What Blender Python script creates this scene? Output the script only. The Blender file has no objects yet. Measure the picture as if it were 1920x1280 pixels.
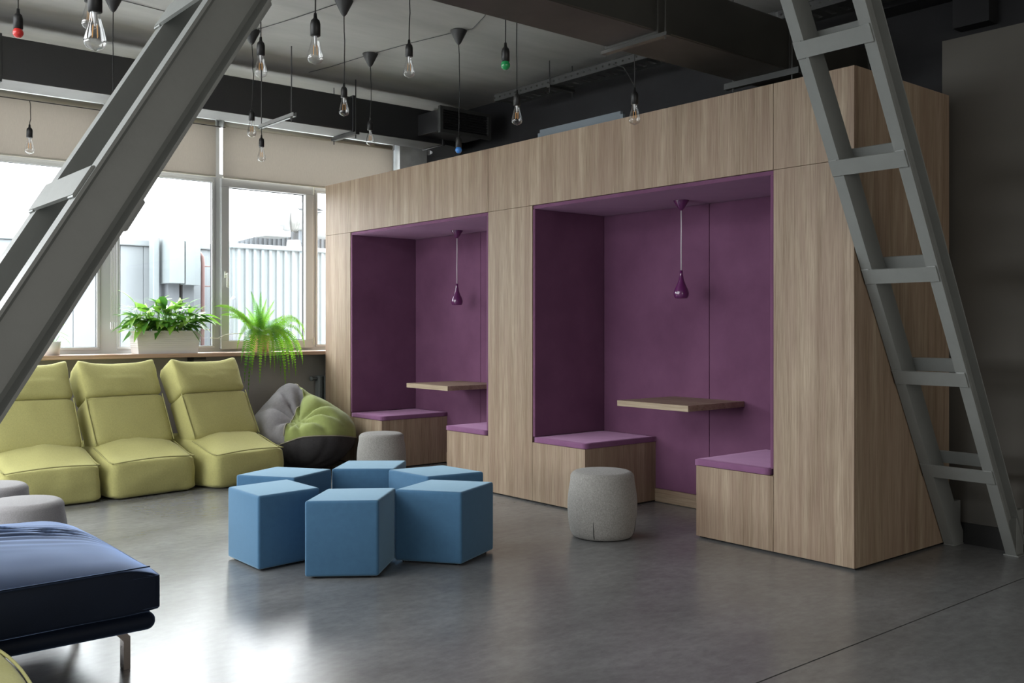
import bpy, bmesh, math, random
from mathutils import Vector, Matrix, noise as mn

S = bpy.context.scene
COL = S.collection
R = math.radians

# ---------------------------------------------------------------- camera
cam = bpy.data.cameras.new('camera'); cam_o = bpy.data.objects.new('camera', cam); COL.objects.link(cam_o)
cam_o.location = (0, 0, 1.35)
cam_o.rotation_euler = (R(90), 0, -(math.pi/2 - math.atan2(1799., 1500.)))
cam.sensor_width = 36.0
cam.lens = 36.0*1799/1920
cam.shift_y = -28/1920
cam.clip_end = 300
S.camera = cam_o
S.view_settings.view_transform = 'Standard'; S.view_settings.look = 'None'
S.view_settings.gamma = 1.0; S.view_settings.use_curve_mapping = False
S.view_settings.exposure = 1.4

# ---------------------------------------------------------------- sky (bright overcast, brighter overhead)
W = bpy.data.worlds.new('overcast_sky'); S.world = W; W.use_nodes = True
n, l = W.node_tree.nodes, W.node_tree.links; n.clear()
tc = n.new('ShaderNodeTexCoord'); sep = n.new('ShaderNodeSeparateXYZ'); l.new(tc.outputs['Generated'], sep.inputs[0])
el = n.new('ShaderNodeMapRange'); el.inputs[1].default_value = 0.0; el.inputs[2].default_value = 1.0
el.inputs[3].default_value = 3.3; el.inputs[4].default_value = 11.0
l.new(sep.outputs[2], el.inputs[0])
mp = n.new('ShaderNodeMapping'); mp.inputs['Scale'].default_value = (1, 1, 3.2); l.new(tc.outputs['Generated'], mp.inputs[0])
nz = n.new('ShaderNodeTexNoise'); nz.inputs['Scale'].default_value = 3.2; nz.inputs['Detail'].default_value = 5; nz.inputs['Roughness'].default_value = .5
l.new(mp.outputs[0], nz.inputs[0])
cr = n.new('ShaderNodeValToRGB'); cr.color_ramp.elements[0].position = .35; cr.color_ramp.elements[0].color = (.52, .585, .63, 1)
cr.color_ramp.elements[1].position = .58; cr.color_ramp.elements[1].color = (.86, .88, .89, 1)
l.new(nz.outputs['Fac'], cr.inputs[0])
bg = n.new('ShaderNodeBackground'); l.new(cr.outputs[0], bg.inputs[0]); l.new(el.outputs[0], bg.inputs[1])
wo = n.new('ShaderNodeOutputWorld'); l.new(bg.outputs[0], wo.inputs[0])

def area(name, loc, rot, sx, sy, power, color=(1, 1, 1)):
    L = bpy.data.lights.new(name, 'AREA'); L.shape = 'RECTANGLE'; L.size = sx; L.size_y = sy; L.energy = power; L.color = color
    o = bpy.data.objects.new(name, L); COL.objects.link(o); o.location = loc; o.rotation_euler = rot
    return o
# sky sampling portal at the window wall, then added fill lights out of frame
pt = area('window_portal', (-.3, 9.42, 2.3), (R(90), 0, R(180)), 12.6, 2.5, 0)
pt.rotation_euler = (R(-90), 0, 0); pt.data.cycles.is_portal = True
area('window_daylight_left', (-7.75, 5.5, 2.0), (R(90), 0, R(-90)), 6.0, 1.7, 120, (.93, .97, 1))  # added unseen fill from the left; the wall behind it has no window
area('ceiling_light_panels', (-2.6, 5.0, 3.66), (0, 0, 0), 4.2, 5.5, 190, (.95, .98, 1))  # unseen overhead fill, added to brighten tops, floor and booth front
area('window_daylight_back', (0.5, -5.75, 2.0), (R(90), 0, 0), 9.0, 1.7, 50, (1, .96, .9))  # added fill for assumed light from behind; the back wall is solid

# ---------------------------------------------------------------- materials
MATS = {}
def nodes_of(m): return m.node_tree.nodes, m.node_tree.links
def mat(name, col, rough=.6, metal=0., spec=.5, var=0., vscale=6., vstretch=(1, 1, 1), bump=0., bscale=80., bstretch=(1,1,1),
        sheen=0., sheen_tint=(1,1,1), coat=0., detail=4., emis=None, estr=0., col2=None, trans=0., rvar=0., ramp=(.3, .7), fine=0., fscale=90., srough=.45):
    m = bpy.data.materials.new(name); m.use_nodes = True; N, L = nodes_of(m)
    b = N['Principled BSDF']
    b.inputs['Base Color'].default_value = (*col, 1); b.inputs['Roughness'].default_value = rough
    b.inputs['Metallic'].default_value = metal; b.inputs['Specular IOR Level'].default_value = spec
    b.inputs['Sheen Weight'].default_value = sheen; b.inputs['Sheen Tint'].default_value = (*sheen_tint, 1)
    b.inputs['Sheen Roughness'].default_value = srough
    b.inputs['Coat Weight'].default_value = coat; b.inputs['Coat Roughness'].default_value = .1
    t = N.new('ShaderNodeTexCoord')
    if var > 0 or col2 or rvar:
        mpn = N.new('ShaderNodeMapping'); mpn.inputs['Scale'].default_value = vstretch; L.new(t.outputs['Object'], mpn.inputs[0])
        z = N.new('ShaderNodeTexNoise'); z.inputs['Scale'].default_value = vscale; z.inputs['Detail'].default_value = detail; z.inputs['Roughness'].default_value = .6
        L.new(mpn.outputs[0], z.inputs[0])
        c = N.new('ShaderNodeValToRGB'); c.color_ramp.elements[0].position = ramp[0]; c.color_ramp.elements[1].position = ramp[1]
        a = col; d = col2 if col2 else tuple(min(1, x*(1+var)) for x in col)
        if not col2: a = tuple(x*(1-var) for x in col)
        c.color_ramp.elements[0].color = (*a, 1); c.color_ramp.elements[1].color = (*d, 1)
        L.new(z.outputs['Fac'], c.inputs[0]); L.new(c.outputs[0], b.inputs['Base Color'])
        if fine:
            zf = N.new('ShaderNodeTexNoise'); zf.inputs['Scale'].default_value = fscale; zf.inputs['Detail'].default_value = 6; zf.inputs['Roughness'].default_value = .7
            L.new(mpn.outputs[0], zf.inputs[0])
            mf = N.new('ShaderNodeMapRange'); mf.inputs[1].default_value = .3; mf.inputs[2].default_value = .7; mf.inputs[3].default_value = 1-fine; mf.inputs[4].default_value = 1+fine
            L.new(zf.outputs['Fac'], mf.inputs[0])
            mm = N.new('ShaderNodeMix'); mm.data_type = 'RGBA'; mm.blend_type = 'MULTIPLY'; mm.inputs['Factor'].default_value = 1
            L.new(c.outputs[0], mm.inputs['A']); L.new(mf.outputs[0], mm.inputs['B']); L.new(mm.outputs['Result'], b.inputs['Base Color'])
        if rvar:
            mr = N.new('ShaderNodeMapRange'); mr.inputs[3].default_value = rough-rvar; mr.inputs[4].default_value = rough+rvar
            mr.inputs[1].default_value = ramp[0]; mr.inputs[2].default_value = ramp[1]
            L.new(z.outputs['Fac'], mr.inputs[0]); L.new(mr.outputs[0], b.inputs['Roughness'])
    if bump > 0:
        mb = N.new('ShaderNodeMapping'); mb.inputs['Scale'].default_value = bstretch; L.new(t.outputs['Object'], mb.inputs[0])
        z2 = N.new('ShaderNodeTexNoise'); z2.inputs['Scale'].default_value = bscale; z2.inputs['Detail'].default_value = 3
        L.new(mb.outputs[0], z2.inputs[0])
        bp = N.new('ShaderNodeBump'); bp.inputs['Strength'].default_value = bump; bp.inputs['Distance'].default_value = .01
        L.new(z2.outputs['Fac'], bp.inputs['Height']); L.new(bp.outputs[0], b.inputs['Normal'])
    if emis: b.inputs['Emission Color'].default_value = (*emis, 1); b.inputs['Emission Strength'].default_value = estr
    if trans:
        tr = N.new('ShaderNodeBsdfTranslucent'); tr.inputs[0].default_value = (*(min(1, x*1.2) for x in col), 1)
        mx = N.new('ShaderNodeMixShader'); mx.inputs[0].default_value = trans
        L.new(b.outputs[0], mx.inputs[1]); L.new(tr.outputs[0], mx.inputs[2]); L.new(mx.outputs[0], N['Material Output'].inputs[0])
    MATS[name] = m
    return m

def wood(name, axis='Z', base=((.285, .205, .138), (.45, .355, .255)), streak=(.285, .19, .14)):
    m = bpy.data.materials.new(name); m.use_nodes = True; N, L = nodes_of(m); b = N['Principled BSDF']
    t = N.new('ShaderNodeTexCoord')
    def noise(scale3, sc, det, rg=.55):
        mpn = N.new('ShaderNodeMapping'); mpn.inputs['Scale'].default_value = scale3; L.new(t.outputs['Object'], mpn.inputs[0])
        z = N.new('ShaderNodeTexNoise'); z.inputs['Scale'].default_value = sc; z.inputs['Detail'].default_value = det; z.inputs['Roughness'].default_value = rg
        L.new(mpn.outputs[0], z.inputs[0]); return z
    def st(a, s): return (a, a, s) if axis == 'Z' else ((s, a, a) if axis == 'X' else (a, s, a))
    big = noise(st(1, .10), 2.6, 2)            # cathedral contours
    mul = N.new('ShaderNodeMath'); mul.operation = 'MULTIPLY'; mul.inputs[1].default_value = 62; L.new(big.outputs['Fac'], mul.inputs[0])
    sn = N.new('ShaderNodeMath'); sn.operation = 'SINE'; L.new(mul.outputs[0], sn.inputs[0])
    mr = N.new('ShaderNodeMapRange'); mr.inputs[1].default_value = -1; mr.inputs[2].default_value = 1; mr.inputs[3].default_value = 0; mr.inputs[4].default_value = 1
    L.new(sn.outputs[0], mr.inputs[0])
    fine = noise(st(1, .035), 120, 3, .6)
    mid = noise(st(1, .04), 16, 3, .6)
    c1 = N.new('ShaderNodeValToRGB'); c1.color_ramp.elements[0].position = .32; c1.color_ramp.elements[1].position = .68
    c1.color_ramp.elements[0].color = (*base[0], 1); c1.color_ramp.elements[1].color = (*base[1], 1)
    L.new(mid.outputs['Fac'], c1.inputs[0])
    c2 = N.new('ShaderNodeMix'); c2.data_type = 'RGBA'; c2.blend_type = 'MULTIPLY'; c2.inputs['Factor'].default_value = .75
    cr2 = N.new('ShaderNodeValToRGB'); cr2.color_ramp.elements[0].position = .35; cr2.color_ramp.elements[0].color = (.62, .58, .55, 1)
    cr2.color_ramp.elements[1].position = .62; cr2.color_ramp.elements[1].color = (1.0, 1.0, 1.0, 1)
    L.new(fine.outputs['Fac'], cr2.inputs[0]); L.new(c1.outputs[0], c2.inputs['A']); L.new(cr2.outputs[0], c2.inputs['B'])
    c3 = N.new('ShaderNodeMix'); c3.data_type = 'RGBA'; c3.blend_type = 'MIX'
    fm = N.new('ShaderNodeMath'); fm.operation = 'MULTIPLY'; fm.inputs[1].default_value = .36; L.new(mr.outputs[0], fm.inputs[0])
    L.new(fm.outputs[0], c3.inputs['Factor']); L.new(c2.outputs['Result'], c3.inputs['A']); c3.inputs['B'].default_value = (*streak, 1)
    L.new(c3.outputs['Result'], b.inputs['Base Color'])
    b.inputs['Roughness'].default_value = .52; b.inputs['Specular IOR Level'].default_value = .35
    bp = N.new('ShaderNodeBump'); bp.inputs['Strength'].default_value = .08; bp.inputs['Distance'].default_value = .002
    L.new(fine.outputs['Fac'], bp.inputs['Height']); L.new(bp.outputs[0], b.inputs['Normal'])
    return m

def thin_glass(name, tint=(1, 1, 1), lo=.02, hi=.9, power=.25, rough=.0):
    m = bpy.data.materials.new(name); m.use_nodes = True; N, L = nodes_of(m); N.clear()
    o = N.new('ShaderNodeOutputMaterial'); tr = N.new('ShaderNodeBsdfTransparent'); tr.inputs[0].default_value = (*tint, 1)
    g = N.new('ShaderNodeBsdfGlossy'); g.inputs['Roughness'].default_value = rough
    lw = N.new('ShaderNodeLayerWeight'); lw.inputs[0].default_value = power
    mr = N.new('ShaderNodeMapRange'); mr.inputs[3].default_value = lo; mr.inputs[4].default_value = hi
    L.new(lw.outputs['Facing'], mr.inputs[0])
    mx = N.new('ShaderNodeMixShader'); L.new(mr.outputs[0], mx.inputs[0]); L.new(tr.outputs[0], mx.inputs[1]); L.new(g.outputs[0], mx.inputs[2])
    L.new(mx.outputs[0], o.inputs[0]); return m

M_woodZ = wood('ash_laminate_vertical', 'Z'); M_woodY = wood('ash_laminate_along', 'Y')
M_woodX = wood('oak_sill', 'X', base=((.40, .26, .19), (.52, .37, .28)), streak=(.45, .3, .22))
M_woodEdge = wood('ash_laminate_edge', 'Y', base=((.36, .28, .19), (.46, .37, .26)), streak=(.40, .31, .22))
M_floor = mat('polished_concrete', (.095, .095, .096), .245, spec=.6, col2=(.275, .275, .273), vscale=1.3, detail=4, vstretch=(1, 1.6, 1), bump=.0, bscale=5, rvar=.05, fine=.16, fscale=14, ramp=(.0, 1.0))
M_ceil = mat('painted_concrete', (.42, .415, .39), .75, var=.14, vscale=.9, vstretch=(1, 4, 1), detail=6, bump=.25, bscale=7)
M_dark = mat('black_wall_paint', (.016, .016, .0185), .7, var=.35, vscale=1.5, bump=.3, bscale=10)
M_graywall = mat('taupe_wall_paint', (.11, .102, .088), .7, var=.10, vscale=1.2, bump=.12, bscale=14)
M_lowwall = mat('grey_wall_paint', (.27, .25, .238), .7, var=.08, vscale=2, bump=.1, bscale=14)
M_plaster = mat('pale_plaster', (.62, .65, .66), .8, var=.2, vscale=4, bump=.5, bscale=9)
M_whitewall = mat('light_wall_paint', (.45, .44, .42), .8)
M_baseb = mat('black_skirting', (.006, .006, .006), .5)
M_frame = mat('window_frame_pvc', (.50, .51, .51), .35, spec=.5)
M_gasket = mat('rubber_gasket', (.03, .03, .03), .6)
M_handle = mat('cream_handle', (.62, .62, .54), .35)
M_glass = thin_glass('window_glass', (.985, .99, .99), .025, .35, .3)
M_bulb = thin_glass('bulb_glass', (.97, .97, .97), .03, .75, .3)
M_blind = mat('blind_fabric', (.40, .372, .335), .9, var=.10, vscale=60, vstretch=(5, 1, .6), bump=.2, bscale=300, trans=.5, detail=3)
M_blindtube = mat('blind_tube', (.58, .55, .47), .6)
M_duct = mat('black_duct_paint', (.020, .020, .022), .42, spec=.9, var=.15, vscale=2, coat=.25)
M_duct2 = mat('brown_black_duct_paint', (.030, .029, .024), .40, spec=.9, var=.25, vscale=2.5, coat=.3)
M_ductlit = mat('grey_duct_underside', (.20, .20, .195), .45, var=.12, vscale=3)  # window light on the black duct's bottom, painted as a lighter grey
M_ductlit2 = mat('brown_duct_underside', (.062, .055, .048), .5, var=.25, vscale=3)  # lighter brown: light on the big duct's bottom put into the colour
M_tray = mat('grey_tray_metal', (.07, .072, .07), .5, metal=.3)
M_rod = mat('threaded_rod', (.12, .12, .12), .5, metal=.5)
M_strut = mat('galvanised_strut', (.42, .42, .42), .4, metal=.6)
M_steel = mat('grey_painted_steel', (.245, .255, .243), .42, spec=.5, var=.06, vscale=5, bump=.12, bscale=22)
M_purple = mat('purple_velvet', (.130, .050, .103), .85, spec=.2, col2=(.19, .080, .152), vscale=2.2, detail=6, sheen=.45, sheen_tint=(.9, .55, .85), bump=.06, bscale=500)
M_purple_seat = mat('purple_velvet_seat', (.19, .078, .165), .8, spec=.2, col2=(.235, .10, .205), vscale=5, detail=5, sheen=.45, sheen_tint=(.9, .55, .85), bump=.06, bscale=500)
M_lamp = mat('purple_enamel', (.13, .022, .115), .12, spec=.7, coat=.8)
M_cordwhite = mat('white_flex', (.75, .72, .75), .5)
M_blue = mat('sky_blue_cloth', (.058, .145, .255), .85, spec=.2, var=.05, vscale=30, sheen=.7, sheen_tint=(.6, .85, 1), bump=.12, bscale=900)
M_lime = mat('lime_cloth', (.455, .43, .17), .9, spec=.15, var=.09, vscale=150, vstretch=(1, 1, .5), sheen=.25, sheen_tint=(1, 1, .7), bump=.15, bscale=30, detail=6)
M_limepipe = mat('lime_piping', (.35, .33, .13), .9)
M_green = mat('leaf_green_cloth', (.30, .35, .115), .85, spec=.2, var=.06, vscale=20, sheen=.2)
M_bagrey = mat('grey_cotton', (.235, .225, .23), .9, spec=.15, var=.08, vscale=50, bump=.2, bscale=30)
M_bagdark = mat('charcoal_cotton', (.06, .057, .058), .9, spec=.15, var=.1, vscale=60, bump=.2, bscale=300)
M_bagpipe = mat('pale_piping', (.33, .31, .22), .8)
M_pouf = mat('grey_wool', (.29, .28, .262), .95, spec=.1, var=.22, vscale=120, detail=3, sheen=.2, bump=.35, bscale=260)
M_pouf2 = mat('pale_grey_wool', (.33, .32, .325), .95, spec=.1, var=.10, vscale=170, detail=3, sheen=.2, bump=.3, bscale=260)
M_seam = mat('dark_seam', (.06, .06, .06), .9)
M_navy = mat('navy_velvet', (.0045, .009, .022), .6, spec=.2, var=.12, vscale=8, sheen=.65, srough=.38, sheen_tint=(.38, .56, 1.0), bump=.05, bscale=400)
M_leg = mat('dark_chrome', (.25, .22, .20), .25, metal=1)
M_black = mat('black_plastic', (.012, .012, .012), .45)
M_canopy = mat('grey_canopy', (.055, .055, .055), .5)
M_fila = mat('amber_filament', (.75, .38, .10), .4, emis=(1, .5, .15), estr=.06)
M_stem = mat('glass_stem', (.75, .75, .75), .1)
M_red = mat('red_bulb', (.70, .035, .03), .25, coat=.5); M_grn = mat('green_bulb', (.02, .33, .10), .25, coat=.5); M_blu = mat('blue_bulb', (.06, .27, .75), .25, coat=.5)
M_planter = mat('white_planter_plastic', (.66, .64, .62), .45)
M_pot = mat('peach_pot', (.66, .42, .26), .6)
M_soil = mat('potting_soil', (.03, .02, .012), .95, var=.4, vscale=60)
M_leaf = mat('dark_leaf', (.06, .19, .03), .28, spec=.6, col2=(.13, .32, .05), vscale=9, trans=.28)
M_leaf2 = mat('light_leaf', (.20, .42, .05), .35, spec=.5, col2=(.28, .50, .07), vscale=9, trans=.4)
M_spathe = mat('pale_spathe', (.50, .66, .28), .4, col2=(.68, .75, .45), vscale=9, trans=.4)
M_spadix = mat('cream_spadix', (.6, .5, .25), .6)
M_fern = mat('fern_green', (.19, .42, .03), .45, col2=(.33, .58, .045), vscale=5, trans=.45)
M_fern2 = mat('fern_dark', (.09, .26, .03), .45, col2=(.19, .40, .045), vscale=5, trans=.4)
M_board = mat('grey_blue_board', (.20, .235, .265), .35)
M_rad = mat('grey_radiator_paint', (.13, .14, .14), .5)
M_extpanel = mat('pale_cladding', (.135, .148, .155), .5, var=.03, vscale=2)
M_extcorr = mat('corrugated_zinc', (.122, .139, .143), .5, var=.04, vscale=2)
M_extgrey = mat('grey_corrugated', (.075, .082, .09), .6)
M_extwhite = mat('white_ventpipe', (.20, .205, .205), .4)
M_extmetal = mat('bright_ventpipe', (.20, .20, .19), .35, metal=.3)
M_extbrown = mat('rusty_pipe', (.11, .062, .055), .7)
M_roofground = mat('flat_roof', (.50, .50, .49), .9, var=.1, vscale=1)
M_ccable = mat('grey_cable', (.07, .07, .07), .6)
M_cable = mat('black_cable', (.02, .02, .02), .6)
M_whitecable = mat('white_cable', (.75, .74, .68), .5)

# ---------------------------------------------------------------- mesh helpers
def obj(name, bm, m, parent=None, smooth=False, kind=None):
    me = bpy.data.meshes.new(name)
    bmesh.ops.recalc_face_normals(bm, faces=bm.faces)
    bm.to_mesh(me); bm.free()
    if smooth: me.shade_smooth()
    me.materials.append(m)
    o = bpy.data.objects.new(name, me); COL.objects.link(o)
    if parent: o.parent = parent
    if kind: o['kind'] = kind
    return o
def thing(name, label, cat, loc=(0, 0, 0), rz=0., group=None):
    o = bpy.data.objects.new(name, None); COL.objects.link(o); o.location = loc; o.rotation_euler = (0, 0, rz)
    o['label'] = label; o['category'] = cat
    if group: o['group'] = group
    o.empty_display_size = .1
    return o
def tag(o, label, cat, group=None):
    o['label'] = label; o['category'] = cat
    if group: o['group'] = group
    return o
def box(bm, x0, x1, y0, y1, z0, z1, bev=0., mtx=None, seg=1):
    r = bmesh.ops.create_cube(bm, size=1.0); vs = r['verts']
    for v in vs:
        v.co = Vector(((x0+x1)/2+v.co.x*(x1-x0), (y0+y1)/2+v.co.y*(y1-y0), (z0+z1)/2+v.co.z*(z1-z0)))
    if bev > 0:
        es = list({e for v in vs for e in v.link_edges})
        rb = bmesh.ops.bevel(bm, geom=es, offset=bev, segments=seg, affect='EDGES', profile=.5)
        vs = list({v for f in rb['faces'] for v in f.verts} | {v for v in vs if v.is_valid})
    if mtx:
        for v in vs: v.co = mtx @ v.co
    return vs
def B(*a, **k):
    bm = bmesh.new(); box(bm, *a, **k); return bm
def tube(bm, pts, r, n=8, caps=True):
    pts = [Vector(p) for p in pts]; rings = []
    prev = None
    for i, p in enumerate(pts):
        if i == 0: d = pts[1]-p
        elif i == len(pts)-1: d = p-pts[i-1]
        else: d = pts[i+1]-pts[i-1]
        d.normalize()
        if prev is None:
            a = d.cross(Vector((0, 0, 1)));
            if a.length < .01: a = d.cross(Vector((1, 0, 0)))
            a.normalize()
        else:
            a = prev - d*prev.dot(d)
            if a.length < 1e-5: a = d.cross(Vector((1, 0, 0)))
            a.normalize()
        prev = a; b = d.cross(a)
        rr = r[i] if isinstance(r, (list, tuple)) else r
        rings.append([bm.verts.new(p+(a*math.cos(2*math.pi*k/n)+b*math.sin(2*math.pi*k/n))*rr) for k in range(n)])
    for i in range(len(rings)-1):
        for k in range(n):
            bm.faces.new((rings[i][k], rings[i][(k+1) % n], rings[i+1][(k+1) % n], rings[i+1][k]))
    if caps:
        bm.faces.new(rings[0][::-1]); bm.faces.new(rings[-1])
def T(pts, r, n=8):
    bm = bmesh.new(); tube(bm, pts, r, n); return bm
def lathe(bm, prof, n=20, c=(0, 0, 0)):
    rings = []
    for (r, z) in prof:
        if r < 1e-5: rings.append([bm.verts.new((c[0], c[1], c[2]+z))])
        else: rings.append([bm.verts.new((c[0]+r*math.cos(2*math.pi*k/n), c[1]+r*math.sin(2*math.pi*k/n), c[2]+z)) for k in range(n)])
    for i in range(len(rings)-1):
        a, b = rings[i], rings[i+1]
        for k in range(n):
            k2 = (k+1) % n
            if len(a) == 1 and len(b) == 1: continue
            if len(a) == 1: bm.faces.new((a[0], b[k], b[k2]))
            elif len(b) == 1: bm.faces.new((a[k], a[k2], b[0]))
            else: bm.faces.new((a[k], a[k2], b[k2], b[k]))
def Lt(prof, n=20, c=(0, 0, 0)):
    bm = bmesh.new(); lathe(bm, prof, n, c); return bm
def puffy(hx, hy, hz, seg=10, puff=(.02, .02, .03), rnd=.12, wr=0., wf=6., seed=0, f=None, ws=(1, 1, 1)):
    """soft cushion: a subdivided box, faces bulged outward, edges rounded, surface gently wrinkled"""
    bm = bmesh.new(); bmesh.ops.create_cube(bm, size=2.0)
    bmesh.ops.subdivide_edges(bm, edges=bm.edges[:], cuts=seg, use_grid_fill=True)
    for v in bm.verts:
        u, w, t = v.co
        # concentrate rounding near the edges
        p = Vector((u, w, t)); q = Vector(p)
        e = [abs(u), abs(w), abs(t)]
        cu, cw, ct = 1-u*u, 1-w*w, 1-t*t
        q.x *= hx; q.y *= hy; q.z *= hz
        m = sorted(e)[1]                      # second largest coordinate: closeness to an edge
        k = max(0., (m-(1-rnd))/rnd) if rnd > 0 else 0
        m0 = sorted(e)[0]; k2 = max(0., (m0-(1-rnd))/rnd) if rnd > 0 else 0
        s = rnd*min(hx, hy, hz)*(k*k*.35+k2*k2*.35)
        for i in range(3):
            if e[i] > 1-rnd: q[i] -= math.copysign(s, p[i])
        if e[0] > .999: q.x += math.copysign(puff[0]*cw*ct, u)
        if e[1] > .999: q.y += math.copysign(puff[1]*cu*ct, w)
        if e[2] > .999: q.z += math.copysign(puff[2]*cu*cw, t)
        if wr:
            ns = mn.noise(Vector((q.x*wf*ws[0]+seed*7.1, q.y*wf*ws[1]+seed*3.3, q.z*wf*ws[2]+seed)))
            ns += .5*mn.noise(Vector((q.x*wf*2.3*ws[0]+seed*2.1, q.y*wf*2.3*ws[1]+1, q.z*wf*2.3*ws[2]+seed)))
            d = Vector((u if e[0] > .95 else 0, w if e[1] > .95 else 0, t if e[2] > .95 else 0))
            if d.length > 0: q += d.normalized()*ns*wr
        v.co = f(q) if f else q
    return bm
def finish(name, bm, m, loc=(0, 0, 0), rz=0., parent=None, smooth=False):
    o = obj(name, bm, m, parent, smooth); o.location = loc; o.rotation_euler = (0, 0, rz); return o
def struct(name, bm, m, parent=None, smooth=False):
    o = obj(name, bm, m, parent, smooth)
    if not parent: o['kind'] = 'structure'
    return o

# ================================================================= ROOM
struct('floor', B(-8.2, 6.5, -6.2, 2.195, -.2, 0), M_floor)
fl2 = struct('slab', B(-8.2, 6.5, 2.203, 9.15, -.2, 0), M_floor, bpy.data.objects['floor'])
struct('joint_filler', B(-8.2, 6.5, 2.195, 2.203, -.2, -.006), M_baseb, bpy.data.objects['floor'])
struct('ceiling', B(-8.2, 6.5, -6.2, 9.5, 3.7, 3.9), M_ceil)
struct('wall_right', B(6.3, 6.5, -6.2, 9.5, 0, 3.7), M_dark)
struct('wall_partition', B(6.0, 6.3, -6.2, 2.93, 0, 3.16), M_graywall)
struct('baseboard_right', B(5.985, 6.0, -6.0, 2.86, 0, .13), M_baseb)
struct('wall_back', B(-8.2, 6.3, -6.2, -6.0, 0, 3.7), M_whitewall)
struct('wall_left', B(-8.2, -8.0, -6.0, 9.5, 0, 3.7), M_whitewall)
bm = bmesh.new(); box(bm, -8.0, 6.3, 9.06, 9.3, 0, 1.06)
struct('wall_window', bm, M_lowwall)
bm = bmesh.new(); box(bm, 5.93, 6.3, 9.08, 9.35, 1.06, 3.7); struct('wall_column', bm, M_plaster)
struct('wall_lintel', B(-8.0, 5.93, 9.12, 9.35, 3.50, 3.7), M_plaster)
# dark wall face beams (steel brackets high on the dark wall at the right)
bm = bmesh.new(); box(bm, 6.1, 6.3, 2.2, 3.5, 3.50, 3.70); box(bm, 6.18, 6.3, 2.72, 2.95, 3.28, 3.5)
struct('trim_1', bm, M_dark)

# sill
s = struct('trim_2', B(-8.0, 5.92, 8.82, 9.13, 1.062, 1.10, bev=.004), M_woodX)
bm = bmesh.new(); box(bm, 3.50, 3.62, 8.90, 8.95, 1.035, 1.062); box(bm, 3.50, 3.52, 8.95, 9.06, 1.0, 1.062)
struct('sill_bracket', bm, M_black, s)

# ---------------- windows along the window wall
def window_unit(k, x0, visible):
    """3.08 m wide: fixed pane, opening sash, fixed pane, blinds at the top"""
    w = obj('window_%d' % k, B(x0, x0+3.10, 9.16, 9.26, 1.10, 1.135), M_frame); w['kind'] = 'structure'
    Y0, Y1 = 9.16, 9.26
    bm = bmesh.new()
    box(bm, x0, x0+.075, Y0, Y1, 1.135, 3.47); box(bm, x0+3.025, x0+3.10, Y0, Y1, 1.135, 3.47)
    box(bm, x0+.075, x0+3.025, Y0, Y1, 2.80, 2.86); box(bm, x0+.075, x0+3.025, Y0, Y1, 3.39, 3.50)
    for xx in (1.01, 2.055): box(bm, x0+xx, x0+xx+.06, Y0, Y1, 1.135, 2.80)
    box(bm, x0+.985, x0+1.065, Y0, Y1, 2.86, 3.39)
    struct('window_frame', bm, M_frame, w)
    # glazing beads
    def bead(xa, xb, za, zb, t=.028, y=9.148, d=.02, nm='glazing_bead', tt=None):
        bm = bmesh.new(); 
        box(bm, xa, xb, y, y+d, za, za+t, bev=.004); box(bm, xa, xb, y, y+d, zb-t, zb, bev=.004)
        box(bm, xa, xa+t, y, y+d, za+t, zb-t, bev=.004); box(bm, xb-t, xb, y, y+d, za+t, zb-t, bev=.004)
        return struct(nm, bm, M_frame, w)
    bead(x0+.075, x0+1.01, 1.135, 2.80); bead(x0+2.115, x0+3.025, 1.135, 2.80)
    # sash
    sash = bead(x0+1.062, x0+2.068, 1.125, 2.82, t=.085, y=9.115, d=.07, nm='sash')
    def gask(xa, xb, za, zb):
        bm = bmesh.new(); t = .005
        box(bm, xa, xb, 9.17, 9.19, za, za+t); box(bm, xa, xb, 9.17, 9.19, zb-t, zb); box(bm, xa, xa+t, 9.17, 9.19, za, zb); box(bm, xb-t, xb, 9.17, 9.19, za, zb)
        struct('gasket', bm, M_gasket, w)
    for (xa, xb, za, zb) in ((x0+.10, x0+.985, 1.16, 2.775), (x0+1.147, x0+1.983, 1.21, 2.735), (x0+2.14, x0+3.0, 1.16, 2.775)):
        gask(xa, xb, za, zb)
        struct('pane', B(xa-.02, xb+.02, 9.195, 9.203, za-.02, zb+.02), M_glass, w)
    struct('pane', B(x0+.075, x0+.985, 9.195, 9.203, 2.86, 3.39), M_glass, w)
    struct('pane', B(x0+1.065, x0+3.025, 9.195, 9.203, 2.86, 3.39), M_glass, w)
    # handle, hinges
    bm = bmesh.new(); hx = x0+1.105
    box(bm, hx-.015, hx+.015, 9.10, 9.115, 1.83, 1.90, bev=.006)
    tube(bm, [(hx, 9.105, 1.865), (hx, 9.065, 1.865)], .009, 10)
    box(bm, hx-.010, hx+.012, 9.052, 9.070, 1.735, 1.877, bev=.006)
    struct('window_handle', bm, M_handle, w, True)
    for zz in (1.16, 2.74):
        struct('hinge', T([(x0+2.072, 9.105, zz), (x0+2.072, 9.105, zz+.075)], .008, 8), M_handle, w)
    return w
xs = [2.80-3.1*i for i in range(0, 4)]
for i, x in enumerate(xs): window_unit(i+1, x, i < 2)
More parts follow.
